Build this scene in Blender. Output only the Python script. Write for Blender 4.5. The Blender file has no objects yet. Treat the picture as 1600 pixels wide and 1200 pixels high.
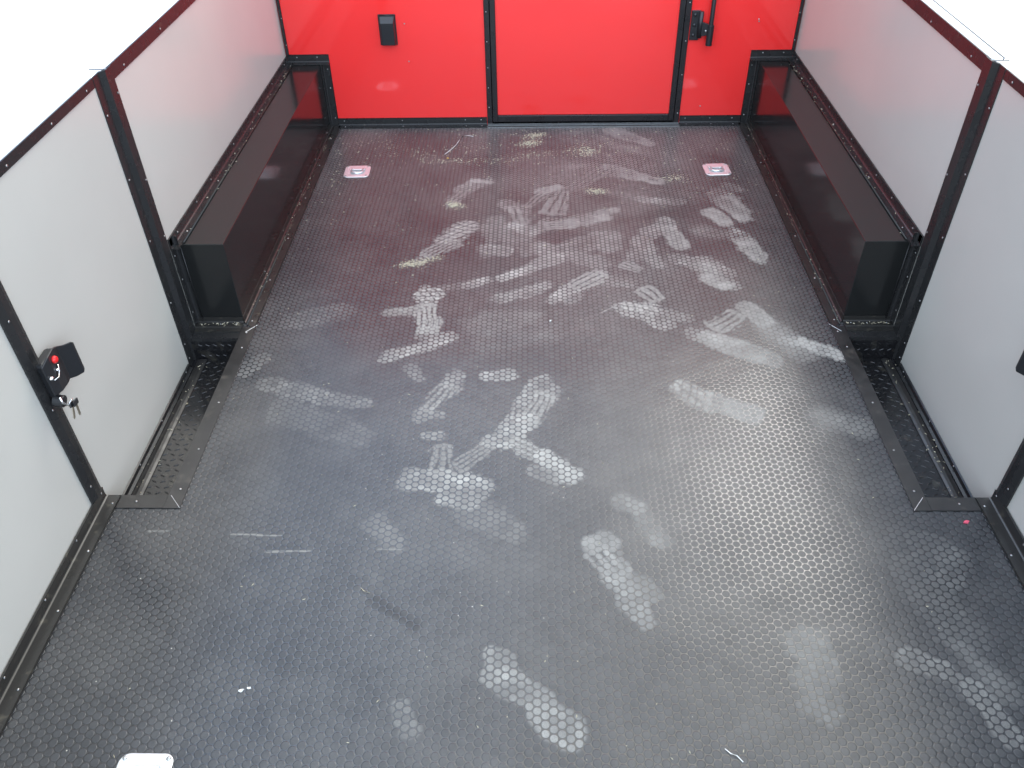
import bpy, bmesh, math, random
import numpy as np
from mathutils import Vector, Matrix

random.seed(7)
S = bpy.context.scene
COL = S.collection

# ------------------------------------------------------------------ camera
CX, CH, YAW, PITCH, ROLL, F = -0.0217, 1.4181, 0.0329, 0.702, 0.0216, 1310.7
cam_d = bpy.data.cameras.new('camera')
cam = bpy.data.objects.new('camera', cam_d)
COL.objects.link(cam)
cam_d.sensor_width = 36.0
cam_d.lens = F / 1600.0 * 36.0
cam_d.clip_start = 0.02
cam_d.clip_end = 2000.0
cp, sp = math.cos(PITCH), math.sin(PITCH)
Rz = Matrix.Rotation(YAW, 3, 'Z')
fwd = Rz @ Vector((0, cp, -sp))
up0 = Rz @ Vector((0, sp, cp))
rt0 = Rz @ Vector((1, 0, 0))
right = rt0 * math.cos(ROLL) - up0 * math.sin(ROLL)
up = rt0 * math.sin(ROLL) + up0 * math.cos(ROLL)
M = Matrix((right, up, -fwd)).transposed().to_4x4()
M.translation = Vector((CX, 0.0, CH))
cam.matrix_world = M
S.camera = cam

# ------------------------------------------------------------------ sky, sun, exposure
SUN_EL, SUN_AZ = 45.0, 23.0          # degrees above the horizon, degrees to the right of forward (+y)
world = bpy.data.worlds.new('World')
S.world = world
world.use_nodes = True
wt = world.node_tree
wt.nodes.clear()
def wn(t, **k):
    n = wt.nodes.new(t)
    for a, b in k.items(): setattr(n, a, b)
    return n
wout = wn('ShaderNodeOutputWorld'); wbg = wn('ShaderNodeBackground')
sky = wn('ShaderNodeTexSky', sky_type='NISHITA', sun_disc=False)
sky.sun_elevation = math.radians(SUN_EL); sky.sun_rotation = math.radians(SUN_AZ)
sky.air_density = 1.0; sky.dust_density = 4.0
wbw = wn('ShaderNodeRGBToBW')
wgain = wn('ShaderNodeMix', data_type='RGBA', blend_type='MULTIPLY'); wgain.inputs[0].default_value = 1.0
wgain.inputs[7].default_value = (1.12, 1.11, 1.08, 1)
wmix = wn('ShaderNodeMix', data_type='RGBA'); wmix.inputs[0].default_value = 0.65
wtc = wn('ShaderNodeTexCoord'); wno = wn('ShaderNodeTexNoise')
wno.inputs['Scale'].default_value = 2.1; wno.inputs['Detail'].default_value = 5.0; wno.inputs['Distortion'].default_value = 0.3
wrm = wn('ShaderNodeMapRange')
wrm.inputs['From Min'].default_value = 0.35; wrm.inputs['From Max'].default_value = 0.68
wrm.inputs['To Min'].default_value = 0.55; wrm.inputs['To Max'].default_value = 1.4
wmul = wn('ShaderNodeMix', data_type='RGBA', blend_type='MULTIPLY'); wmul.inputs[0].default_value = 1.0
wl = wt.links.new
wl(sky.outputs[0], wbw.inputs[0]); wl(wbw.outputs[0], wgain.inputs[6])
wl(sky.outputs[0], wmix.inputs[6]); wl(wgain.outputs[2], wmix.inputs[7])
wl(wtc.outputs['Generated'], wno.inputs['Vector']); wl(wno.outputs[0], wrm.inputs[0])
# thick overcast: an even cloud layer over the sky's own gradient
wov = wn('ShaderNodeMix', data_type='RGBA'); wov.inputs[0].default_value = 0.65
wov.inputs[7].default_value = (5.9, 7.0, 8.7, 1)
wl(wmix.outputs[2], wov.inputs[6]); wl(wov.outputs[2], wmul.inputs[6]); wl(wrm.outputs[0], wmul.inputs[7])
# brighter cloud round the hidden sun, and a glow added behind the camera to brighten the red wall
def lobe(vec, c0, c1, gain):
    dt = wn('ShaderNodeVectorMath', operation='DOT_PRODUCT'); dt.inputs[1].default_value = Vector(vec).normalized()
    r_ = wn('ShaderNodeMapRange'); r_.interpolation_type = 'SMOOTHSTEP'
    for i_, v_ in zip((1, 2, 3, 4), (c0, c1, 0.0, gain)): r_.inputs[i_].default_value = v_
    wl(wtc.outputs['Generated'], dt.inputs[0]); wl(dt.outputs['Value'], r_.inputs[0]); return r_.outputs[0]
l1 = lobe((.16, .55, .80), .74, .99, .95); l2 = lobe((.15, -.8, .35), -.05, 1.0, 1.5)
wa1 = wn('ShaderNodeMath', operation='ADD'); wa2 = wn('ShaderNodeMath', operation='ADD'); wa2.inputs[1].default_value = .62
wwm = wn('ShaderNodeMix', data_type='RGBA'); wwm.inputs[7].default_value = (7.8, 7.6, 6.7, 1)
wl(l1, wwm.inputs[0])
wl(l1, wa1.inputs[0]); wl(l2, wa1.inputs[1]); wl(wa1.outputs[0], wa2.inputs[0])
wlm = wn('ShaderNodeMix', data_type='RGBA', blend_type='MULTIPLY'); wlm.inputs[0].default_value = 1.0
wl(wmul.outputs[2], wwm.inputs[6]); l3 = lobe((-.42, .70, .62), .80, .99, .75)        # a bluer gap in the cloud to the left
wbl = wn('ShaderNodeMix', data_type='RGBA'); wbl.inputs[7].default_value = (4.8, 6.9, 10.6, 1)
wl(l3, wbl.inputs[0]); wl(wwm.outputs[2], wbl.inputs[6]); wl(wbl.outputs[2], wlm.inputs[6]); wl(wa2.outputs[0], wlm.inputs[7]); wl(wlm.outputs[2], wbg.inputs[0])
wbg.inputs[1].default_value = 0.12
wl(wbg.outputs[0], wout.inputs[0])

sun_d = bpy.data.lights.new('sun', 'SUN')
sun_d.energy = 0.30; sun_d.angle = math.radians(14); sun_d.color = (1.0, 0.97, 0.92)
sun = bpy.data.objects.new('sun', sun_d); COL.objects.link(sun)
e, a = math.radians(SUN_EL), math.radians(SUN_AZ)
sun_dir = Vector((math.sin(a) * math.cos(e), math.cos(a) * math.cos(e), math.sin(e)))
sun.rotation_euler = sun_dir.to_track_quat('Z', 'Y').to_euler()
sun.location = sun_dir * 20

S.view_settings.view_transform = 'Standard'
S.view_settings.look = 'None'
S.view_settings.gamma = 1.0
S.view_settings.use_curve_mapping = False
S.view_settings.exposure = 1.33

# ------------------------------------------------------------------ materials
def mat(name, col, rough=0.4, metal=0.0, spec=0.5, coat=0.0, coat_rough=0.05,
        noise=None, bump=None, rnoise=None, dust=None):
    """principled material; noise=(scale, amount) colour mottling, rnoise=(scale, amount) roughness mottling,
    bump=(scale, strength), dust=(scale, threshold, colour, amount) blotches of dry dust"""
    m = bpy.data.materials.new(name); m.use_nodes = True
    nt = m.node_tree; b = nt.nodes['Principled BSDF']
    b.inputs['Base Color'].default_value = (*col, 1)
    b.inputs['Roughness'].default_value = rough
    b.inputs['Metallic'].default_value = metal
    b.inputs['Specular IOR Level'].default_value = spec
    b.inputs['Coat Weight'].default_value = coat
    b.inputs['Coat Roughness'].default_value = coat_rough
    tc = nt.nodes.new('ShaderNodeTexCoord')
    def N(sc, det=4, off=(0, 0, 0), stretch=(1, 1, 1)):
        mp = nt.nodes.new('ShaderNodeMapping'); mp.inputs['Location'].default_value = off
        mp.inputs['Scale'].default_value = stretch
        n = nt.nodes.new('ShaderNodeTexNoise'); n.inputs['Scale'].default_value = sc; n.inputs['Detail'].default_value = det
        nt.links.new(tc.outputs['Object'], mp.inputs[0]); nt.links.new(mp.outputs[0], n.inputs['Vector'])
        return n
    src = None
    if noise:
        n = N(noise[0]); r = nt.nodes.new('ShaderNodeMapRange')
        r.inputs['From Min'].default_value = .3; r.inputs['From Max'].default_value = .7
        r.inputs['To Min'].default_value = 1 - noise[1]; r.inputs['To Max'].default_value = 1 + noise[1]
        mx = nt.nodes.new('ShaderNodeMix'); mx.data_type = 'RGBA'; mx.blend_type = 'MULTIPLY'
        mx.inputs[0].default_value = 1; mx.inputs[6].default_value = (*col, 1)
        nt.links.new(n.outputs[0], r.inputs[0]); nt.links.new(r.outputs[0], mx.inputs[7]); src = mx.outputs[2]
    if dust:
        n = N(dust[0], 6, (3.1, 1.7, .4)); r = nt.nodes.new('ShaderNodeMapRange')
        r.inputs['From Min'].default_value = dust[1]; r.inputs['From Max'].default_value = dust[1] + .22
        r.inputs['To Max'].default_value = dust[3]
        mx = nt.nodes.new('ShaderNodeMix'); mx.data_type = 'RGBA'
        if src: nt.links.new(src, mx.inputs[6])
        else: mx.inputs[6].default_value = (*col, 1)
        mx.inputs[7].default_value = (*dust[2], 1)
        nt.links.new(n.outputs[0], r.inputs[0]); nt.links.new(r.outputs[0], mx.inputs[0]); src = mx.outputs[2]
    if src: nt.links.new(src, b.inputs['Base Color'])
    if rnoise:
        n = N(rnoise[0], 5, (.5, 2, 1)); r = nt.nodes.new('ShaderNodeMapRange')
        r.inputs['From Min'].default_value = .3; r.inputs['From Max'].default_value = .7
        r.inputs['To Min'].default_value = max(.02, rough - rnoise[1]); r.inputs['To Max'].default_value = rough + rnoise[1]
        nt.links.new(n.outputs[0], r.inputs[0]); nt.links.new(r.outputs[0], b.inputs['Roughness'])
    if bump:
        n = N(bump[0], 3); bp = nt.nodes.new('ShaderNodeBump')
        bp.inputs['Strength'].default_value = bump[1]; bp.inputs['Distance'].default_value = .002
        nt.links.new(n.outputs[0], bp.inputs['Height']); nt.links.new(bp.outputs[0], b.inputs['Normal'])
    return m

MT = {
    'red': mat('red_gloss_panel', (.88, .034, .032), .08, spec=.75, noise=(1.2, .03), bump=(3.0, .12), rnoise=(2.0, .03)),
    'silver': mat('silver_grey_panel', (.535, .525, .470), .22, spec=.65, noise=(2.6, .03), bump=(1.8, .16)),
    'trim': mat('black_trim', (.022, .022, .022), .27, spec=.42, bump=(4, .1), rnoise=(18, .08), dust=(60, .66, (.19, .17, .13), .5)),
    'trim_dusty': mat('black_trim_dusty', (.024, .023, .021), .32, spec=.5, rnoise=(18, .08), dust=(45, .60, (.20, .18, .13), .45)),
    'box': mat('black_gloss_box', (.014, .0145, .014), .14, spec=.34, bump=(2.5, .1), rnoise=(10, .04), dust=(240, .72, (.4, .37, .32), .5)),
    'strip': mat('black_flat_strip', (.022, .021, .020), .38, spec=.5, noise=(30, .2), rnoise=(25, .1), dust=(30, .60, (.16, .14, .11), .4)),
    'plastic': mat('black_plastic', (.016, .017, .019), .33, spec=.5),
    'black_frame': mat('black_frame', (.012, .011, .012), .30, spec=.5, rnoise=(20, .08)),
    'zinc': mat('zinc_plate', (.80, .82, .82), .40, metal=.65, rnoise=(60, .08)),
    'zinc_dark': mat('zinc_ring', (.72, .78, .78), .3, metal=.8),
    'recess': mat('ring_cup', (.62, .66, .66), .35, metal=.6),
    'screw': mat('screw_steel', (.42, .42, .41), .34, metal=1.0),
    'chrome': mat('chrome', (.85, .85, .85), .08, metal=1.0),
    'brass_key': mat('key_metal', (.45, .42, .34), .3, metal=1.0),
    'redbtn': mat('red_plastic', (.75, .02, .02), .35),
    'alu': mat('aluminium_sill', (.30, .31, .31), .38, metal=.7, rnoise=(50, .1), dust=(40, .5, (.25, .23, .2), .5)),
    'concrete': mat('pale_concrete', (.70, .69, .66), .9, noise=(3, .05), bump=(80, .3)),
    'white': mat('white_cap', (.82, .83, .83), .3, spec=.5),
    'straw': mat('straw_chaff', (.50, .45, .32), .7),
    'paper': mat('pale_scrap', (.70, .70, .66), .7),
    'pink': mat('pink_petal', (.70, .10, .16), .6),
    'yellow': mat('yellow_pebble', (.38, .27, .08), .5),
    'green': mat('green_scrap', (.05, .45, .20), .5),
    'shell': mat('white_trailer_skin', (.75, .76, .76), .3, spec=.5),
    'bed': mat('dark_underframe', (.03, .03, .03), .6),
}

def tread_material():
    m = bpy.data.materials.new('black_tread_plate'); m.use_nodes = True
    nt = m.node_tree; b = nt.nodes['Principled BSDF']
    b.inputs['Base Color'].default_value = (.012, .012, .013, 1)
    b.inputs['Roughness'].default_value = .17; b.inputs['Specular IOR Level'].default_value = .5
    L = nt.links.new
    tc = nt.nodes.new('ShaderNodeTexCoord')
    n = nt.nodes.new('ShaderNodeTexNoise'); n.inputs['Scale'].default_value = 22; n.inputs['Detail'].default_value = 7
    L(tc.outputs['Object'], n.inputs['Vector'])
    r = nt.nodes.new('ShaderNodeMapRange'); r.inputs['From Min'].default_value = .56; r.inputs['From Max'].default_value = .80
    r.inputs['To Max'].default_value = .28
    L(n.outputs[0], r.inputs[0])
    mx = nt.nodes.new('ShaderNodeMix'); mx.data_type = 'RGBA'
    mx.inputs[6].default_value = (.012, .012, .013, 1); mx.inputs[7].default_value = (.2, .18, .13, 1)
    L(r.outputs[0], mx.inputs[0]); L(mx.outputs[2], b.inputs['Base Color'])
    r2 = nt.nodes.new('ShaderNodeMapRange'); r2.inputs['To Min'].default_value = .1; r2.inputs['To Max'].default_value = .28
    L(n.outputs[0], r2.inputs[0]); L(r2.outputs[0], b.inputs['Roughness'])
    return m
MT['tread'] = tread_material()

# --- coin-stud rubber: hex lattice of round studs with glossy gaps, dust painted by wear attribute
PX, PY, RS = 0.0293, 0.0169, 0.0077      # lattice period (two columns), stud pitch, stud radius
def rubber_material():
    m = bpy.data.materials.new('black_coin_rubber'); m.use_nodes = True
    nt = m.node_tree; b = nt.nodes['Principled BSDF']; L = nt.links.new
    def nd(t, **k):
        n = nt.nodes.new(t)
        for q, v in k.items(): setattr(n, q, v)
        return n
    def val(n, i, v):
        if hasattr(v, 'type') and hasattr(v, 'node'): L(v, n.inputs[i])
        else: n.inputs[i].default_value = v
    def ma(op, a_, b_=None, c_=None, clamp=False):
        n = nd('ShaderNodeMath', operation=op, use_clamp=clamp); val(n, 0, a_)
        if b_ is not None: val(n, 1, b_)
        if c_ is not None: val(n, 2, c_)
        return n.outputs[0]
    def rng(x, a0, a1, b0, b1, smooth=False):
        n = nd('ShaderNodeMapRange'); n.interpolation_type = 'SMOOTHSTEP' if smooth else 'LINEAR'
        val(n, 0, x)
        for i, v in zip((1, 2, 3, 4), (a0, a1, b0, b1)): val(n, i, v)
        return n.outputs[0]
    def noise(sc, det=4, off=0.0, rough=.5):
        mp = nd('ShaderNodeMapping'); mp.inputs['Location'].default_value = (off, off * .7, off * .3)
        n = nd('ShaderNodeTexNoise'); n.inputs['Scale'].default_value = sc; n.inputs['Detail'].default_value = det
        n.inputs['Roughness'].default_value = rough
        L(tc.outputs['Object'], mp.inputs[0]); L(mp.outputs[0], n.inputs['Vector']); return n.outputs[0]
    def mix(f, c0, c1):
        n = nd('ShaderNodeMix', data_type='RGBA'); val(n, 0, f)
        for i, c in ((6, c0), (7, c1)):
            if isinstance(c, tuple): n.inputs[i].default_value = (*c, 1)
            else: L(c, n.inputs[i])
        return n.outputs[2]
    tc = nd('ShaderNodeTexCoord'); xyz = nd('ShaderNodeSeparateXYZ'); L(tc.outputs['Object'], xyz.inputs[0])
    x, y = xyz.outputs[0], xyz.outputs[1]
    def latt(ox, oy):
        ux = ma('DIVIDE', ma('ADD', x, ox), PX); uy = ma('DIVIDE', ma('ADD', y, oy), PY)
        fx = ma('MULTIPLY', ma('SUBTRACT', ux, ma('ROUND', ux)), PX)
        fy = ma('MULTIPLY', ma('SUBTRACT', uy, ma('ROUND', uy)), PY)
        d = ma('SQRT', ma('ADD', ma('MULTIPLY', fx, fx), ma('MULTIPLY', fy, fy)))
        idn = ma('ADD', ma('MULTIPLY', ma('ROUND', ux), 12.9898), ma('MULTIPLY', ma('ROUND', uy), 78.233))
        return d, idn
    d1, i1 = latt(0.0, 0.0); d2, i2 = latt(PX / 2, PY / 2)
    d = ma('MINIMUM', d1, d2)
    sel = ma('LESS_THAN', d2, d1)
    idn = ma('ADD', ma('MULTIPLY', i1, ma('SUBTRACT', 1.0, sel)), ma('MULTIPLY', ma('ADD', i2, 3.7), sel))
    rnd = ma('FRACT', ma('MULTIPLY', ma('SINE', idn), 43758.5))
    stud = rng(d, RS - .0011, RS + .0001, 1.0, 0.0, True)          # 1 on the stud, 0 in the gap
    rim = ma('MULTIPLY', rng(d, RS - .0020, RS - .0010, 0.0, 1.0, True), stud)
    at = nd('ShaderNodeAttribute', attribute_name='wear'); at.attribute_type = 'GEOMETRY'
    ac = nd('ShaderNodeSeparateColor'); L(at.outputs['Color'], ac.inputs[0])
    R_, G_, B_ = ac.outputs[0], ac.outputs[1], ac.outputs[2]
    D_ = at.outputs['Alpha']
    fine = noise(420, 4, 1.3, .65); mid = noise(60, 5, 4.2, .6); big = noise(2.2, 4, 9.1); bigger = noise(6, 6, 2.2, .65)
    # base rubber, slightly uneven, faintly dusty everywhere
    base = mix(rng(mid, .35, .7, 0.0, 1.0), (.027, .029, .032), (.042, .044, .048))
    base = mix(rng(stud, 0, 1, .55, 0), base, (.010, .010, .011))
    haze = ma('MULTIPLY', rng(bigger, .40, .72, 0.04, .20), rng(fine, .3, .7, .4, 1.2))
    haze = ma('MULTIPLY', haze, ma('ADD', .35, ma('MULTIPLY', stud, .65)))
    c = mix(haze, base, (.25, .24, .215))
    # prints stay on the stud tops
    br = rng(fine, .28, .72, .45, 1.25)
    pf = ma('MULTIPLY', ma('MULTIPLY', R_, stud), ma('MULTIPLY', br, ma('ADD', .62, ma('MULTIPLY', rnd, .6))), clamp=True)
    pf = ma('MULTIPLY', pf, .85)
    c = mix(pf, c, (.40, .395, .36))
    # film lies over studs and gaps alike
    gf = ma('MULTIPLY', ma('MULTIPLY', G_, rng(mid, .3, .7, .6, 1.1)), ma('ADD', .5, ma('MULTIPLY', ma('ADD', stud, br), .25)), clamp=True)
    gf = ma('MULTIPLY', gf, .80)
    c = mix(gf, c, (.38, .37, .335))
    # chaff in the gaps
    ch = rng(noise(260, 3, 6.0, .7), .50, .60, 0.0, 1.0)
    bf = ma('MULTIPLY', ma('MULTIPLY', B_, ch), ma('ADD', .25, ma('MULTIPLY', ma('SUBTRACT', 1.0, stud), 1.0)), clamp=True)
    c = mix(bf, c, (.44, .40, .28))
    # isolated specks of grit
    vor = nd('ShaderNodeTexVoronoi'); vor.inputs['Scale'].default_value = 42.0; L(tc.outputs['Object'], vor.inputs['Vector'])
    vsel = nd('ShaderNodeSeparateColor'); L(vor.outputs['Color'], vsel.inputs[0])
    sp_ = ma('MULTIPLY', ma('LESS_THAN', vor.outputs['Distance'], .055), ma('GREATER_THAN', vsel.outputs[0], .87))
    c = mix(ma('MULTIPLY', sp_, .8), c, (.5, .47, .40))
    c = mix(ma('MULTIPLY', D_, .75, clamp=True), c, (.012, .012, .013))
    L(c, b.inputs['Base Color'])
    # roughness: gaps are smooth and shiny, tops are matt and scuffed
    rr = ma('ADD', ma('MULTIPLY', stud, .20), .19)
    rr = ma('ADD', rr, ma('MULTIPLY', ma('SUBTRACT', fine, .5), .12))
    rr = ma('ADD', rr, ma('MULTIPLY', ma('ADD', pf, gf), .35))
    rr = ma('ADD', rr, ma('MULTIPLY', ma('SUBTRACT', big, .5), .18), clamp=True)
    L(rr, b.inputs['Roughness'])
    L(ma('MULTIPLY', rng(stud, 0, 1, .68, .38), ma('SUBTRACT', 1.0, ma('MULTIPLY', gf, .9)), clamp=True), b.inputs['Specular IOR Level'])
    # relief
    dome = ma('MULTIPLY', ma('MULTIPLY', d, d), -1.6)
    hgt = ma('ADD', ma('MULTIPLY', stud, ma('ADD', .00042, ma('MULTIPLY', rnd, .00018))), dome)
    hgt = ma('ADD', hgt, ma('MULTIPLY', fine, .00008))
    hgt = ma('ADD', hgt, ma('MULTIPLY', rng(noise(5, 2, .2), 0, 1, 0, 1), .004))
    bp = nd('ShaderNodeBump'); bp.inputs['Strength'].default_value = .85; bp.inputs['Distance'].default_value = 1.0
    L(hgt, bp.inputs['Height']); L(bp.outputs[0], b.inputs['Normal'])
    return m
MT['rubber'] = rubber_material()

# ------------------------------------------------------------------ helpers
def finish(name, bm, m, parent=None, smooth=False, bevel=0.0):
    me = bpy.data.meshes.new(name)
    bmesh.ops.recalc_face_normals(bm, faces=bm.faces)
    bm.to_mesh(me); bm.free()
    me.materials.append(MT[m] if isinstance(m, str) else m)
    if smooth:
        for p in me.polygons: p.use_smooth = True
    o = bpy.data.objects.new(name, me); COL.objects.link(o)
    if parent: o.parent = parent
    if bevel:
        md = o.modifiers.new('bevel', 'BEVEL'); md.width = bevel; md.segments = 2; md.limit_method = 'ANGLE'
    return o
def box(bm, x0, x1, y0, y1, z0, z1):
    vs = [bm.verts.new((x, y, z)) for z in (z0, z1) for y in (y0, y1) for x in (x0, x1)]
    for f in ((0, 1, 3, 2), (4, 6, 7, 5), (0, 4, 5, 1), (2, 3, 7, 6), (0, 2, 6, 4), (1, 5, 7, 3)):
        bm.faces.new([vs[i] for i in f])
def sweep(bm, prof, p0, p1, ax, az, m0=0.0, m1=0.0):
    """closed profile [(a, b)] swept from p0 to p1, a along ax and b along az; m0/m1 mitre the ends by a"""
    p0, p1, ax, az = Vector(p0), Vector(p1), Vector(ax), Vector(az)
    d = (p1 - p0).normalized(); r0, r1 = [], []
    for a_, b_ in prof:
        r0.append(bm.verts.new(p0 + ax * a_ + az * b_ + d * m0 * a_))
        r1.append(bm.verts.new(p1 + ax * a_ + az * b_ - d * m1 * a_))
    n = len(prof)
    for i in range(n): bm.faces.new((r0[i], r0[(i + 1) % n], r1[(i + 1) % n], r1[i]))
    bm.faces.new(r0[::-1]); bm.faces.new(r1)
def angle_profile(wa, wb, t=.0022):
    """L section: leg wa along a, leg wb along b, soft inner bend and small rolled lips"""
    r = .0045
    return [(0, 0), (wa, 0), (wa, t * 1.8), (wa - .003, t), (t + r, t), (t + r * .3, t + r * .3), (t, t + r), (t, wb - .003), (t * 1.8, wb), (0, wb)]
def cyl(bm, c, axis, r, h, seg=12, r2=None, dome=False):
    axis = Vector(axis).normalized(); q = axis.to_track_quat('Z', 'Y'); c = Vector(c)
    rings = [(r, 0), (r if r2 is None else r2, h)]
    if dome: rings = [(r, 0), (r, h * .35), (r * .8, h * .8), (r * .4, h)]
    vr = []
    for rr, hh in rings:
        vr.append([bm.verts.new(c + q @ Vector((rr * math.cos(2 * math.pi * i / seg), rr * math.sin(2 * math.pi * i / seg), hh))) for i in range(seg)])
    for k in range(len(vr) - 1):
        for i in range(seg): bm.faces.new((vr[k][i], vr[k][(i + 1) % seg], vr[k + 1][(i + 1) % seg], vr[k + 1][i]))
    bm.faces.new(vr[0][::-1]); bm.faces.new(vr[-1])
def tube(bm, pts, r, seg=8, closed=False):
    pts = [Vector(p) for p in pts]; n = len(pts); rings = []
    for i, p in enumerate(pts):
        t = ((pts[(i + 1) % n] if (closed or i < n - 1) else p) - (pts[i - 1] if (closed or i > 0) else p)).normalized()
        q = t.to_track_quat('Z', 'Y')
        rings.append([bm.verts.new(p + q @ Vector((r * math.cos(2 * math.pi * k / seg), r * math.sin(2 * math.pi * k / seg), 0))) for k in range(seg)])
    for i in range(n if closed else n - 1):
        A, B = rings[i], rings[(i + 1) % n]
        # align the seams
        off = min(range(seg), key=lambda s: (A[0].co - B[s].co).length)
        for k in range(seg): bm.faces.new((A[k], A[(k + 1) % seg], B[(k + 1 + off) % seg], B[(k + off) % seg]))
    if not closed: bm.faces.new(rings[0][::-1]); bm.faces.new(rings[-1])
def thing(name, label, cat, loc=(0, 0, 0), group=None):
    o = bpy.data.objects.new(name, None); COL.objects.link(o); o.location = loc; o.empty_display_size = .05
    o['label'] = label; o['category'] = cat; o['kind'] = 'thing'
    if group: o['group'] = group
    return o
def tag(o, label, cat, group=None):
    o['label'] = label; o['category'] = cat
    if group: o['group'] = group
    return o
def structure(o): o['kind'] = 'structure'; return o
class Local:
    """a bmesh whose coordinates are given in the world and stored relative to the parent"""
    def __init__(s, parent): s.bm = bmesh.new(); s.p = parent
    def done(s, name, m, smooth=False, bevel=0.0, parent=None):
        par = parent or s.p; base = Vector((0, 0, 0)); q = par
        while q is not None: base += q.location; q = q.parent
        bmesh.ops.translate(s.bm, verts=s.bm.verts, vec=-base)
        return finish(name, s.bm, m, par, smooth, bevel)
# one screw mesh, shared by all the screws
sb = bmesh.new(); cyl(sb, (0, 0, 0), (0, 0, 1), .0036, .0022, 10, dome=True)
screw_me = bpy.data.meshes.new('screw'); sb.to_mesh(screw_me); sb.free(); screw_me.materials.append(MT['screw'])
for p in screw_me.polygons: p.use_smooth = True
def screw(parent, pos, axis, s=1.0):
    o = bpy.data.objects.new('screw', screw_me); COL.objects.link(o); o.parent = parent
    base = Vector((0, 0, 0)); q = parent
    while q is not None: base += q.location; q = q.parent
    jit = Vector([random.uniform(-.18, .18) for _ in range(3)])
    o.location = Vector(pos) - base
    o.rotation_euler = (Vector(axis) + jit).to_track_quat('Z', 'Y').to_euler(); o.scale = (s * .88,) * 3
    return o

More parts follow.
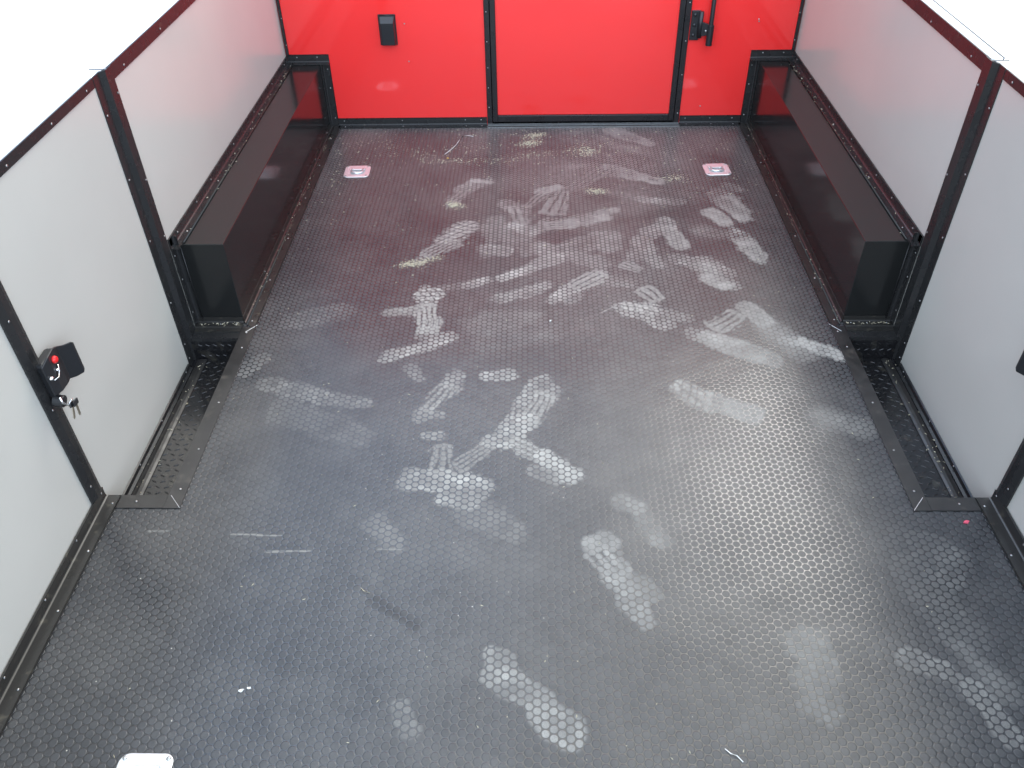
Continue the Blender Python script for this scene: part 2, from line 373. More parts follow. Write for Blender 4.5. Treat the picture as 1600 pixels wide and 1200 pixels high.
# ------------------------------------------------------------------ wear painted into the floor
PRINTS = [
    (0.047,0.721,-0.104,0.886,1,1,0.5,6), (0.197,0.956,0.111,1.151,1,1,0.45,6),
    (0.528,1.541,0.351,1.655,1,1,0.6,6), (0.033,2.058,0.198,2.210,1,1,0.5,6),
    (-0.383,2.281,-0.238,2.515,1,1,0.5,6), (0.699,2.273,0.646,2.464,1,1,0.6,6),
    (-0.316,1.894,-0.350,2.128,0.9,1,0.55,6), (-0.107,1.456,0.007,1.702,1,1,0.55,6),
    (-0.431,1.779,-0.252,1.882,1,1,0.4,6), (-0.116,2.176,0.075,2.316,1,1,0.45,6),
    (0.080,1.344,-0.073,1.469,1,1,0.5,6), (0.285,2.276,0.426,2.530,1,1,0.4,6),
    (0.471,2.383,0.405,2.530,1,1,0.4,6), (0.684,2.527,0.632,2.734,1,1,0.45,6),
    (0.589,2.129,0.447,2.286,1,1,0.45,6), (0.005,2.521,0.224,2.571,1,1,0.4,6),
    (0.369,1.935,0.226,2.030,1,1,0.5,6), (0.625,1.769,0.440,1.898,1,1,0.4,6),
    (-0.306,1.540,-0.226,1.702,1,1,0.4,6), (-0.320,2.650,-0.182,2.844,1,1,0.3,6),
    (0.818,1.777,0.682,1.868,1,1,0.4,6), (-0.171,2.317,0.037,2.534,1,1,0.3,6),
    (0.308,3.260,0.437,3.137,0.05,0.03,0.5,0), (0.151,3.220,0.393,3.079,0.09,0.06,0.3,0),
    (0.218,3.054,0.403,2.930,0.05,0.05,0.28,0), (0.270,2.916,0.426,2.820,0.05,0.035,0.55,0),
    (0.116,2.934,0.283,2.932,0.06,0.05,0.3,0), (0.086,2.741,0.248,2.932,0.03,0.04,0.35,2),
    (0.499,3.136,0.542,2.735,0.08,0.08,0.15,0), (-0.283,2.765,-0.235,2.830,0.03,0.03,0.45,1),
    (-0.235,2.830,-0.174,2.819,0.022,0.012,0.6,0), (-0.311,2.678,-0.249,2.784,0.035,0.03,0.4,2),
    (-0.316,2.410,-0.241,2.498,0.036,0.042,0.6,3), (-0.365,2.319,-0.288,2.398,0.026,0.036,0.5,2),
    (0.006,2.742,0.069,2.780,0.03,0.03,0.55,0), (-0.039,2.638,0.018,2.732,0.02,0.03,0.45,2),
    (0.043,2.591,0.082,2.741,0.045,0.03,0.5,2), (-0.118,2.657,-0.068,2.602,0.03,0.035,0.45,1),
    (-0.099,2.625,-0.067,2.513,0.03,0.03,0.5,2), (-0.148,2.536,-0.091,2.421,0.04,0.05,0.25,1),
    (-0.093,2.505,-0.028,2.462,0.03,0.03,0.65,1), (-0.162,2.357,-0.114,2.340,0.035,0.035,0.55,1),
    (-0.179,2.493,-0.154,2.409,0.03,0.03,0.25,1), (-0.044,2.328,-0.061,2.535,0.03,0.03,0.25,1),
    (0.026,2.504,0.123,2.511,0.028,0.03,0.6,2), (0.113,2.520,0.223,2.554,0.035,0.03,0.5,0),
    (0.214,2.589,0.259,2.607,0.022,0.02,0.5,0), (0.010,2.355,0.058,2.300,0.04,0.03,0.6,1),
    (0.065,2.327,0.224,2.418,0.05,0.05,0.35,1), (0.193,2.426,0.221,2.365,0.04,0.04,0.4,1),
    (0.115,2.307,0.184,2.261,0.045,0.04,0.3,1), (0.366,2.680,0.497,2.659,0.03,0.02,0.45,1),
    (0.269,2.738,0.377,2.680,0.03,0.03,0.2,0), (0.427,2.534,0.432,2.487,0.025,0.03,0.7,1),
    (0.430,2.474,0.454,2.383,0.025,0.035,0.65,0), (0.350,2.458,0.424,2.508,0.02,0.025,0.55,1),
    (0.327,2.392,0.347,2.345,0.033,0.03,0.6,1), (0.340,2.325,0.373,2.249,0.028,0.02,0.5,1),
    (0.639,2.710,0.661,2.639,0.04,0.04,0.5,1), (0.665,2.662,0.685,2.558,0.04,0.035,0.65,0),
    (0.590,2.585,0.619,2.528,0.035,0.035,0.7,0), (0.684,2.772,0.715,2.752,0.03,0.02,0.35,1),
    (0.535,2.465,0.584,2.443,0.04,0.03,0.25,0), (0.645,2.455,0.660,2.402,0.022,0.03,0.6,1),
    (0.666,2.381,0.690,2.295,0.033,0.028,0.75,0), (0.437,2.286,0.503,2.259,0.03,0.035,0.5,1),
    (0.505,2.267,0.575,2.211,0.04,0.03,0.45,1), (0.520,2.175,0.556,2.136,0.03,0.028,0.7,0),
    (0.512,2.248,0.537,2.164,0.035,0.03,0.45,0), (0.263,2.257,0.306,2.223,0.022,0.018,0.5,2),
    (-0.116,2.183,-0.057,2.219,0.02,0.026,0.7,1), (-0.057,2.219,0.054,2.293,0.022,0.03,0.45,1),
    (0.049,2.084,0.104,2.125,0.026,0.03,0.6,1), (0.104,2.132,0.186,2.202,0.024,0.035,0.65,2),
    (0.083,2.057,0.110,2.084,0.02,0.02,0.3,1), (-0.104,2.075,0.012,2.136,0.035,0.03,0.4,1),
    (-0.222,2.141,-0.175,2.169,0.022,0.026,0.5,1), (-0.299,2.127,-0.222,2.141,0.02,0.02,0.22,1),
    (-0.354,2.086,-0.316,2.093,0.033,0.03,0.75,3), (-0.335,2.033,-0.324,1.925,0.03,0.036,0.7,2),
    (-0.344,1.904,-0.299,1.909,0.01,0.012,0.6,0), (-0.374,2.010,-0.442,2.001,0.024,0.02,0.4,0),
    (-0.412,1.796,-0.336,1.827,0.024,0.024,0.55,1), (-0.336,1.827,-0.260,1.876,0.022,0.03,0.55,1),
    (-0.342,1.885,-0.278,1.876,0.015,0.015,0.5,1), (-0.353,1.743,-0.323,1.702,0.02,0.02,0.3,1),
    (-0.155,1.946,-0.009,1.977,0.07,0.05,0.2,0), (-0.134,1.870,0.009,1.899,0.06,0.05,0.16,0),
    (0.318,2.306,0.388,2.056,0.09,0.09,0.12,0), (0.254,2.030,0.318,2.017,0.022,0.03,0.75,3),
    (0.308,2.007,0.338,1.944,0.033,0.03,0.6,1), (0.325,1.998,0.414,1.969,0.026,0.02,0.5,1),
    (0.309,2.117,0.342,2.063,0.033,0.033,0.6,2), (0.226,2.159,0.273,2.141,0.03,0.02,0.3,1),
    (0.435,1.892,0.471,1.874,0.028,0.03,0.5,1), (0.471,1.874,0.542,1.825,0.032,0.04,0.65,0),
    (0.542,1.825,0.618,1.777,0.038,0.028,0.55,0), (0.494,1.922,0.562,1.984,0.035,0.035,0.55,2),
    (0.605,2.016,0.639,1.958,0.033,0.04,0.55,0), (0.636,1.943,0.707,1.824,0.04,0.05,0.3,0),
    (0.677,1.862,0.719,1.839,0.026,0.028,0.45,0), (0.722,1.853,0.803,1.796,0.03,0.026,0.75,0),
    (-0.245,1.676,-0.222,1.708,0.03,0.03,0.4,1), (-0.289,1.576,-0.244,1.666,0.03,0.036,0.55,2),
    (-0.309,1.564,-0.252,1.557,0.02,0.02,0.3,1), (-0.145,1.708,-0.086,1.713,0.024,0.022,0.65,1),
    (0.363,1.663,0.428,1.605,0.028,0.036,0.8,3), (0.428,1.605,0.488,1.581,0.028,0.026,0.6,2),
    (0.488,1.576,0.520,1.562,0.03,0.032,0.75,0), (0.696,1.553,0.778,1.511,0.04,0.03,0.28,0),
    (-0.013,1.676,0.023,1.645,0.026,0.026,0.6,1), (-0.030,1.540,0.006,1.630,0.032,0.032,0.7,2),
    (-0.081,1.460,-0.039,1.540,0.036,0.03,0.85,1), (-0.119,1.460,-0.073,1.471,0.028,0.03,0.8,1),
    (-0.199,1.378,-0.127,1.449,0.028,0.024,0.5,2), (-0.073,1.456,0.004,1.412,0.026,0.03,0.65,2),
    (0.004,1.412,0.066,1.350,0.033,0.033,0.75,1), (-0.019,1.364,0.033,1.338,0.02,0.02,0.4,1),
    (-0.236,1.363,-0.242,1.442,0.036,0.028,0.5,2), (-0.284,1.478,-0.253,1.482,0.018,0.018,0.45,1),
    (-0.299,1.328,-0.158,1.313,0.03,0.045,0.75,1), (-0.310,1.357,-0.219,1.349,0.016,0.02,0.55,1),
    (-0.228,1.274,-0.163,1.270,0.025,0.03,0.55,1), (0.104,1.148,0.131,1.151,0.024,0.028,0.55,0),
    (0.112,1.127,0.152,1.065,0.032,0.03,0.5,2), (0.145,1.057,0.194,1.026,0.03,0.032,0.45,1),
    (0.173,1.003,0.194,0.966,0.03,0.02,0.5,1), (0.182,1.266,0.209,1.253,0.028,0.024,0.42,1),
    (0.208,1.247,0.248,1.157,0.022,0.024,0.3,1), (-0.101,0.883,-0.079,0.859,0.014,0.018,0.4,1),
    (-0.094,0.843,-0.060,0.813,0.024,0.026,0.6,1), (-0.073,0.830,-0.002,0.777,0.026,0.028,0.45,1),
    (-0.008,0.770,0.037,0.729,0.036,0.033,0.62,1), (-0.362,1.198,-0.314,1.145,0.03,0.03,0.2,1),
    (-0.262,0.774,-0.240,0.732,0.02,0.02,0.25,1), (-0.154,1.236,-0.067,1.182,0.05,0.04,0.18,1),
    (0.501,0.898,0.511,0.864,0.05,0.04,0.25,1), (0.486,0.838,0.495,0.782,0.035,0.035,0.2,1),
    (0.681,0.879,0.733,0.860,0.025,0.022,0.28,1), (0.733,0.860,0.773,0.815,0.015,0.015,0.2,1),
    (0.779,0.815,0.806,0.732,0.028,0.025,0.3,1), (0.786,0.907,0.831,0.816,0.02,0.03,0.14,0),
    (0.813,1.152,0.854,1.118,0.04,0.04,0.12,1), (0.854,1.118,0.819,1.062,0.03,0.03,0.2,1),
    (0.763,1.085,0.796,0.935,0.05,0.05,0.1,1), (-0.719,1.676,-0.573,1.625,0.03,0.03,0.38,1),
    (-0.572,1.620,-0.452,1.600,0.025,0.02,0.45,1), (-0.661,1.575,-0.450,1.482,0.05,0.04,0.16,1),
    (-0.334,1.094,-0.201,1.112,0.06,0.05,0.06,1), (-0.695,1.963,-0.591,2.011,0.05,0.04,0.15,1),
    (-0.801,1.730,-0.762,1.785,0.03,0.02,0.3,1), (-0.680,1.170,-0.567,1.167,0.0016,0.0016,0.6,0),
    (-0.591,1.123,-0.496,1.125,0.0016,0.0016,0.6,0), (-0.353,1.131,-0.301,1.132,0.0015,0.0015,0.6,0),
    (-0.863,1.178,-0.821,1.178,0.002,0.002,0.4,0), (0.177,1.998,0.220,2.030,0.0015,0.0015,0.9,0),
    (-0.054,3.139,-0.016,3.162,0.03,0.025,1,4), (-0.034,3.205,0.010,3.235,0.03,0.02,0.9,4),
    (0.158,3.083,0.199,3.065,0.05,0.03,1,4), (0.190,2.749,0.219,2.739,0.025,0.02,0.7,4),
    (-0.445,2.997,-0.102,2.992,0.022,0.03,0.45,4), (-0.502,3.066,-0.297,2.978,0.04,0.03,0.25,4),
    (-0.103,3.031,0.046,3.057,0.04,0.04,0.35,4), (-0.432,2.258,-0.382,2.269,0.018,0.02,0.9,4),
    (-0.382,2.269,-0.314,2.303,0.015,0.015,0.4,4), (-0.310,2.660,-0.285,2.636,0.02,0.02,0.8,4),
    (0.473,2.825,0.512,2.855,0.03,0.03,0.4,4), (0.223,3.140,0.418,3.079,0.05,0.05,0.25,4),
    (-0.727,3.217,-0.502,3.066,0.08,0.08,0.22,4), (-0.354,3.092,-0.206,3.148,0.08,0.08,0.22,4),
    (-0.771,3.099,-0.746,2.751,0.03,0.03,0.15,4), (-0.335,1.002,-0.253,0.940,0.022,0.018,0.75,5),
    (0.010,2.025,0.028,1.961,0.03,0.03,0.4,5), (-0.277,2.086,-0.252,2.059,0.02,0.02,0.35,5),
    (0.478,2.596,0.275,2.531,0.05,0.05,0.3,5), (0.117,2.366,0.170,2.386,0.03,0.03,0.3,5),
    (0.198,2.691,0.265,2.681,0.04,0.03,0.3,5),
]
FX, FY0, FY1, STEP = 0.985, 0.42, 3.333, 0.003
nx = int(round(2 * FX / STEP)) + 1; ny = int(round((FY1 - FY0) / STEP)) + 1
gx = np.linspace(-FX, FX, nx); gy = np.linspace(FY0, FY1, ny)
wear = np.zeros((ny, nx, 4), np.float32)
rs = np.random.RandomState(11)
def smooth_noise(cell):
    """value noise over the floor in metres"""
    w, h = int(2 * FX / cell) + 3, int((FY1 - FY0) / cell) + 3
    g = rs.rand(h, w)
    u = (gx + FX) / cell; v = (gy - FY0) / cell
    i, j = u.astype(int), v.astype(int); fu, fv = u - i, v - j
    fu = fu * fu * (3 - 2 * fu); fv = (fv * fv * (3 - 2 * fv))[:, None]
    A = g[j][:, i] * (1 - fu) + g[j][:, i + 1] * fu
    B = g[j + 1][:, i] * (1 - fu) + g[j + 1][:, i + 1] * fu
    return A * (1 - fv) + B * fv
n_s, n_m, n_l = smooth_noise(.012), smooth_noise(.035), smooth_noise(.15)
for (x0, y0, x1, y1, w0, w1, I, st) in PRINTS:
    mrg = (.05 if st == 6 else max(w0, w1)) * 1.9 + .01
    i0 = max(0, np.searchsorted(gx, min(x0, x1) - mrg)); i1 = min(nx, np.searchsorted(gx, max(x0, x1) + mrg))
    j0 = max(0, np.searchsorted(gy, min(y0, y1) - mrg)); j1 = min(ny, np.searchsorted(gy, max(y0, y1) + mrg))
    if i1 <= i0 or j1 <= j0: continue
    X, Y = np.meshgrid(gx[i0:i1], gy[j0:j1])
    dx, dy = x1 - x0, y1 - y0; Ln = max(math.hypot(dx, dy), 1e-4); ux, uy = dx / Ln, dy / Ln
    t = (X - x0) * ux + (Y - y0) * uy; s = -(X - x0) * uy + (Y - y0) * ux
    tt = np.clip(t / Ln, 0, 1); w = w0 + (w1 - w0) * tt
    if st == 6:
        w = np.interp(tt, [0, .12, .28, .45, .62, .80, .93, 1], [.018, .026, .023, .019, .027, .032, .028, .017])
        s = s - .006 * np.sin(tt * 3.1) * (1 if (x0 * 97) % 1 > .5 else -1)
    over = np.maximum(0, np.maximum(-t, t - Ln))
    if st == 2: over = over * 2.2
    dist = np.sqrt(over ** 2 + s ** 2) / w
    NS, NM, NL = n_s[j0:j1, i0:i1], n_m[j0:j1, i0:i1], n_l[j0:j1, i0:i1]
    edge = dist + (NS - .5) * .35 + (NM - .5) * .60 + (NL - .5) * .35
    wd = {0: .40, 1: .22, 2: .12, 3: .16, 4: .9, 5: .8, 6: .16}[st]
    if st == 0 and I <= .35: wd = .9
    I = I * ((1.15 if y0 > 1.7 else .95) if st in (0, 1, 2, 3, 6) else 1.0) * (1.0 if st >= 4 else 1)
    ew = .55 + .75 * np.clip((NM * .5 + NL * .8 + .15 * NS), 0, 1)
    if st in (0, 1, 3, 6): I = I * ew
    msk = np.clip((1.0 - edge) / wd + .5 * (st not in (4, 5)), 0, 1) * I
    W = wear[j0:j1, i0:i1]
    if st == 0:
        W[..., 1] = np.maximum(W[..., 1], msk * (.55 + .55 * NM)); W[..., 0] = np.maximum(W[..., 0], msk * .6)
    elif st == 1:
        W[..., 0] = np.maximum(W[..., 0], msk * (.55 + .6 * NM)); W[..., 1] = np.maximum(W[..., 1], msk * .06)
    elif st == 2:
        k = rs.uniform(1.6, 2.5); wob = (n_l[j0:j1, i0:i1] - .5) * .9 + (NM - .5) * .35
        ph = (s / (w * (1 + .35 * (1 - tt))) + wob * .5 + rs.rand()) * k
        gap = .10 + .22 * np.abs(np.sin(tt * 2.6 + rs.rand() * 3)) * (.5 + NM)
        fr_ = np.abs((ph % 1) - .5) * 2
        line = np.clip((fr_ - gap) * 6 + .25 * NS, .06, 1)
        line = np.maximum(line, np.clip((np.abs(tt - .5) - .44) * 20, 0, 1) * .8)
        cv = 1 - np.clip(msk / max(I, .01), 0, 1) * (1 - line) * .85
        W[..., 0] *= cv; W[..., 1] *= cv
        W[..., 1] = np.maximum(W[..., 1], msk * line * (.7 + .4 * NS)); W[..., 0] = np.maximum(W[..., 0], msk * line * .5)
    elif st == 3:
        wb_ = (NM - .5) * .012
        a1 = np.abs(((t + .4 * s + wb_) / .023) % 1 - .5) * 2; a2 = np.abs(((s - wb_ + .15 * t) / .024) % 1 - .5) * 2
        line = np.clip((np.maximum(a1, a2) * -1 + .88) * 6 + .3 * (NS - .5), .05, 1)
        cv = 1 - np.clip(msk / max(float(np.max(I)), .01), 0, 1) * (1 - line) * .8
        W[..., 0] *= cv; W[..., 1] *= cv
        W[..., 1] = np.maximum(W[..., 1], msk * line * (.6 + .4 * NM)); W[..., 0] = np.maximum(W[..., 0], msk * line)
    elif st == 6:
        rib = .5 + .5 * np.clip((np.abs((s / .0115 + NM * .8) % 1 - .5) * 2 - .35) * 5, 0, 1)
        mid_ = np.clip(1 - np.abs(tt - .42) / .16, 0, 1)
        f_ = msk * (1 - mid_ * (1 - rib) * 1.6).clip(0, 1) * (.6 + .5 * NM)
        W[..., 0] = np.maximum(W[..., 0], f_); W[..., 1] = np.maximum(W[..., 1], f_ * (.10 + .55 * mid_))
    elif st == 4:
        W[..., 2] = np.maximum(W[..., 2], np.clip((1.35 - dist - (NM - .5) * 1.2 - (NS - .5)) * 1.0, 0, 1) * I * .45)
    else:
        W[..., 3] = np.maximum(W[..., 3], msk)
# broad dull traffic film up the middle
YY, XX = np.meshgrid(gy, gx, indexing='ij')
tr = np.exp(-((XX - .2) / .42) ** 2 - ((YY - 2.35) / .75) ** 2) * .30 * (.25 + n_l)
tr3 = np.clip((YY - 2.35) / .9, 0, 1) * .26 * (.4 + n_l)
tr2 = np.exp(-((XX + .3) / .5) ** 2 - ((YY - 1.3) / .6) ** 2) * .08 * (.2 + n_l)
wear[..., 1] = np.maximum(wear[..., 1], tr + tr2 + tr3)

def build_floor():
    XI, YI = np.meshgrid(np.arange(nx - 1), np.arange(ny - 1))
    cxm = (gx[XI] + gx[XI + 1]) / 2; cym = (gy[YI] + gy[YI + 1]) / 2
    keep = ~((np.abs(cxm) > .846) & (cym > 1.262) & (cym < 1.93))
    XI, YI = XI[keep], YI[keep]
    a_ = YI * nx + XI
    quads = np.stack([a_, a_ + 1, a_ + nx + 1, a_ + nx], 1).astype(np.int32)
    co = np.zeros((ny, nx, 3), np.float32); co[..., 0] = gx[None, :]; co[..., 1] = gy[:, None]
    me = bpy.data.meshes.new('floor')
    me.vertices.add(nx * ny); me.vertices.foreach_set('co', co.ravel())
    me.loops.add(len(quads) * 4); me.loops.foreach_set('vertex_index', quads.ravel())
    me.polygons.add(len(quads)); me.polygons.foreach_set('loop_start', np.arange(len(quads), dtype=np.int32) * 4)
    me.update(calc_edges=True); me.validate()
    at = me.attributes.new('wear', 'FLOAT_COLOR', 'POINT'); at.data.foreach_set('color', wear.ravel())
    me.materials.append(MT['rubber'])
    o = bpy.data.objects.new('floor', me); COL.objects.link(o)
    return structure(o)
build_floor()
# the rubber carries on below the lens, back to the open tail
bm = bmesh.new(); box(bm, -FX, FX, -.25, FY0, -.004, 0)
structure(finish('floor_tail', bm, 'rubber'))
bm = bmesh.new()
box(bm, -.99, .99, -.25, 1.262, -.10, -.006); box(bm, -.845, .845, 1.262, 3.33, -.10, -.006)
box(bm, -1.02, 1.02, -.25, 3.36, -.22, -.101)
structure(finish('trailer_bed', bm, 'bed'))
bm = bmesh.new(); box(bm, -400, 400, -400, 400, -.75, -.60)
structure(finish('ground', bm, 'concrete'))

# ------------------------------------------------------------------ front wall
YF = 3.335
fw = thing('front_wall', 'glossy red front wall with black trims around the doorway', 'wall', (0, YF, 0))
def redpanel(x0, x1, z0, z1, lab):
    L = Local(fw); box(L.bm, x0, x1, YF, YF + .03, z0, z1); o = L.done('panel', 'red'); return o
redpanel(-1.03, -.209, -.05, 1.30, 0); redpanel(.575, 1.03, -.05, 1.30, 0); redpanel(-.209, .575, 1.20, 1.30, 0)
L = Local(fw); box(L.bm, -1.04, 1.04, YF - .012, YF + .042, 1.301, 1.325); L.done('top_trim', 'trim', bevel=.002)
def jamb(x0, x1):
    L = Local(fw); box(L.bm, x0, x1, YF - .007, YF + .03, .004, 1.199); return L.done('door_jamb', 'black_frame', bevel=.0015)
jl = jamb(-.2085, -.188); jr = jamb(.553, .5745)
for z in (.075, .155, .235, .335, .445, .56): screw(jl, (-.200, YF - .007, z), (0, -1, 0), .85)
for z in (.045, .20, .33, .47): screw(jr, (.566, YF - .007, z), (0, -1, 0), .85)
for s_, x1 in ((-1, -.211), (1, .577)):
    L = Local(fw); sweep(L.bm, angle_profile(.030, .032), (s_ * .824, YF - .001, .001), (x1, YF - .001, .001), (0, -1, 0), (0, 0, 1))
    bt = L.done('base_trim', 'trim')
    xs = [-.80, -.56, -.30, -.235] if s_ < 0 else [.60, .70, .79]
    for x in xs:
        screw(bt, (x, YF - .004, .022), (0, -1, 0), .8)
        screw(bt, (x + .004, YF - .02, .004), (0, 0, 1), .8)
    L = Local(fw); sweep(L.bm, angle_profile(.009, .011), (s_ * .988, YF - .001, .29), (s_ * .988, YF - .001, 1.30), (-s_, 0, 0), (0, -1, 0))
    ct = L.done('corner_trim', 'trim')
    for z in (.33, .43, .66): screw(ct, (s_ * .982, YF - .006, z), (0, -1, 0), .8)
for x, z in ((-.514, .404), (-.510, .261), (.834, .406), (.836, .398), (.655, .071)): screw(fw, (x, YF, z), (0, -1, 0), .9)

# ------------------------------------------------------------------ entry door in the front wall
dr = thing('entry_door', 'red door leaf in a black frame in the middle of the front wall', 'door', (.18, YF, 0))
L = Local(dr); box(L.bm, -.165, .530, YF - .002, YF + .02, .042, 1.17); L.done('panel', 'red')
L = Local(dr)
box(L.bm, -.186, -.165, YF - .010, YF + .018, .014, 1.19); box(L.bm, .530, .551, YF - .010, YF + .018, .014, 1.19)
box(L.bm, -.165, .530, YF - .010, YF + .018, .014, .041); box(L.bm, -.165, .530, YF - .010, YF + .018, 1.171, 1.19)
L.done('frame', 'black_frame', bevel=.002)
sl = thing('door_sill', 'thin ridged aluminium sill under the red door', 'sill', (.18, YF, 0))
L = Local(sl); box(L.bm, -.207, .573, YF - .036, YF - .012, .0005, .003); L.done('plate', 'trim')
for y0, z1 in ((YF - .037, .0045), (YF - .020, .006), (YF - .0115, .008)):
    L = Local(sl); box(L.bm, -.2075, .5735, y0, y0 + .0022, .0005, z1); L.done('ridge', 'alu')
L = Local(fw); box(L.bm, -.2085, .5745, YF + .031, YF + .04, -.05, 1.30); L.done('gap_light_block', 'black_frame')  # unseen dark plate added to block outside light through the door gaps

# ------------------------------------------------------------------ cam-bar lock on the wall right of the door
bl = thing('bar_lock', 'black bar lock with three bolts on the red wall right of the door', 'lock', (.60, YF, .39))
L = Local(bl); box(L.bm, .578, .612, YF - .008, YF - .0005, .333, .442)
pl = L.done('mounting_plate', 'plastic', bevel=.002)
for z in (.353, .390, .427):
    L = Local(bl); cyl(L.bm, (.591, YF - .008, z), (0, -1, 0), .0068, .006, 14, dome=True); L.done('bolt', 'plastic', smooth=True)
L = Local(bl); tube(L.bm, [(.613, YF - .016, .345), (.613, YF - .016, .440)], .0085, 12); L.done('hinge_barrel', 'plastic', smooth=True)
L = Local(bl)
vs = [(.618, .405), (.650, .392), (.650, .356), (.618, .352)]
for y in (YF - .024, YF - .014): pass
a0 = [L.bm.verts.new((x, YF - .024, z)) for x, z in vs]; a1 = [L.bm.verts.new((x, YF - .013, z)) for x, z in vs]
L.bm.faces.new(a0); L.bm.faces.new(a1[::-1])
for i in range(4): L.bm.faces.new((a0[i], a0[(i + 1) % 4], a1[(i + 1) % 4], a1[i]))
L.done('arm', 'plastic', bevel=.0015)
L = Local(bl); tube(L.bm, [(.652, YF - .022, .325), (.652, YF - .022, .355), (.652, YF - .022, 1.10)], .0085, 14); L.done('rod', 'plastic', smooth=True)
L = Local(bl); cyl(L.bm, (.652, YF - .022, .318), (0, 0, 1), .0125, .075, 16); L.done('collar', 'plastic', bevel=.001)
L = Local(bl); cyl(L.bm, (.634, YF - .024, .372), (0, -1, 0), .0045, .004, 10, dome=True); L.done('rivet', 'screw', smooth=True)

# ------------------------------------------------------------------ outlet cover on the wall left of the door
oc = thing('outlet_cover', 'small black hinged weather cover on the red wall left of the door', 'outlet cover', (-.579, YF, .38))
L = Local(oc); box(L.bm, -.613, -.546, YF - .006, YF - .0005, .326, .440); L.done('back_plate', 'plastic', bevel=.002)
L = Local(oc)
pr = [(-.609, .0), (-.549, .0)]
fr = [(-.604, YF - .026, .331), (-.553, YF - .026, .331), (-.553, YF - .030, .415), (-.604, YF - .030, .415), (-.605, YF - .010, .436), (-.552, YF - .010, .436),
      (-.608, YF - .0065, .328), (-.549, YF - .0065, .328), (-.549, YF - .0065, .437), (-.608, YF - .0065, .437)]
V = [L.bm.verts.new(p) for p in fr]
for f in ((0, 1, 2, 3), (3, 2, 5, 4), (6, 7, 1, 0), (4, 5, 8, 9), (6, 0, 3, 4, 9), (1, 7, 8, 5, 2)): L.bm.faces.new([V[i] for i in f])
L.done('lid', 'plastic', bevel=.0025)
L = Local(oc); tube(L.bm, [(-.606, YF - .010, .4385), (-.551, YF - .010, .4385)], .003, 8); L.done('hinge', 'plastic', smooth=True)

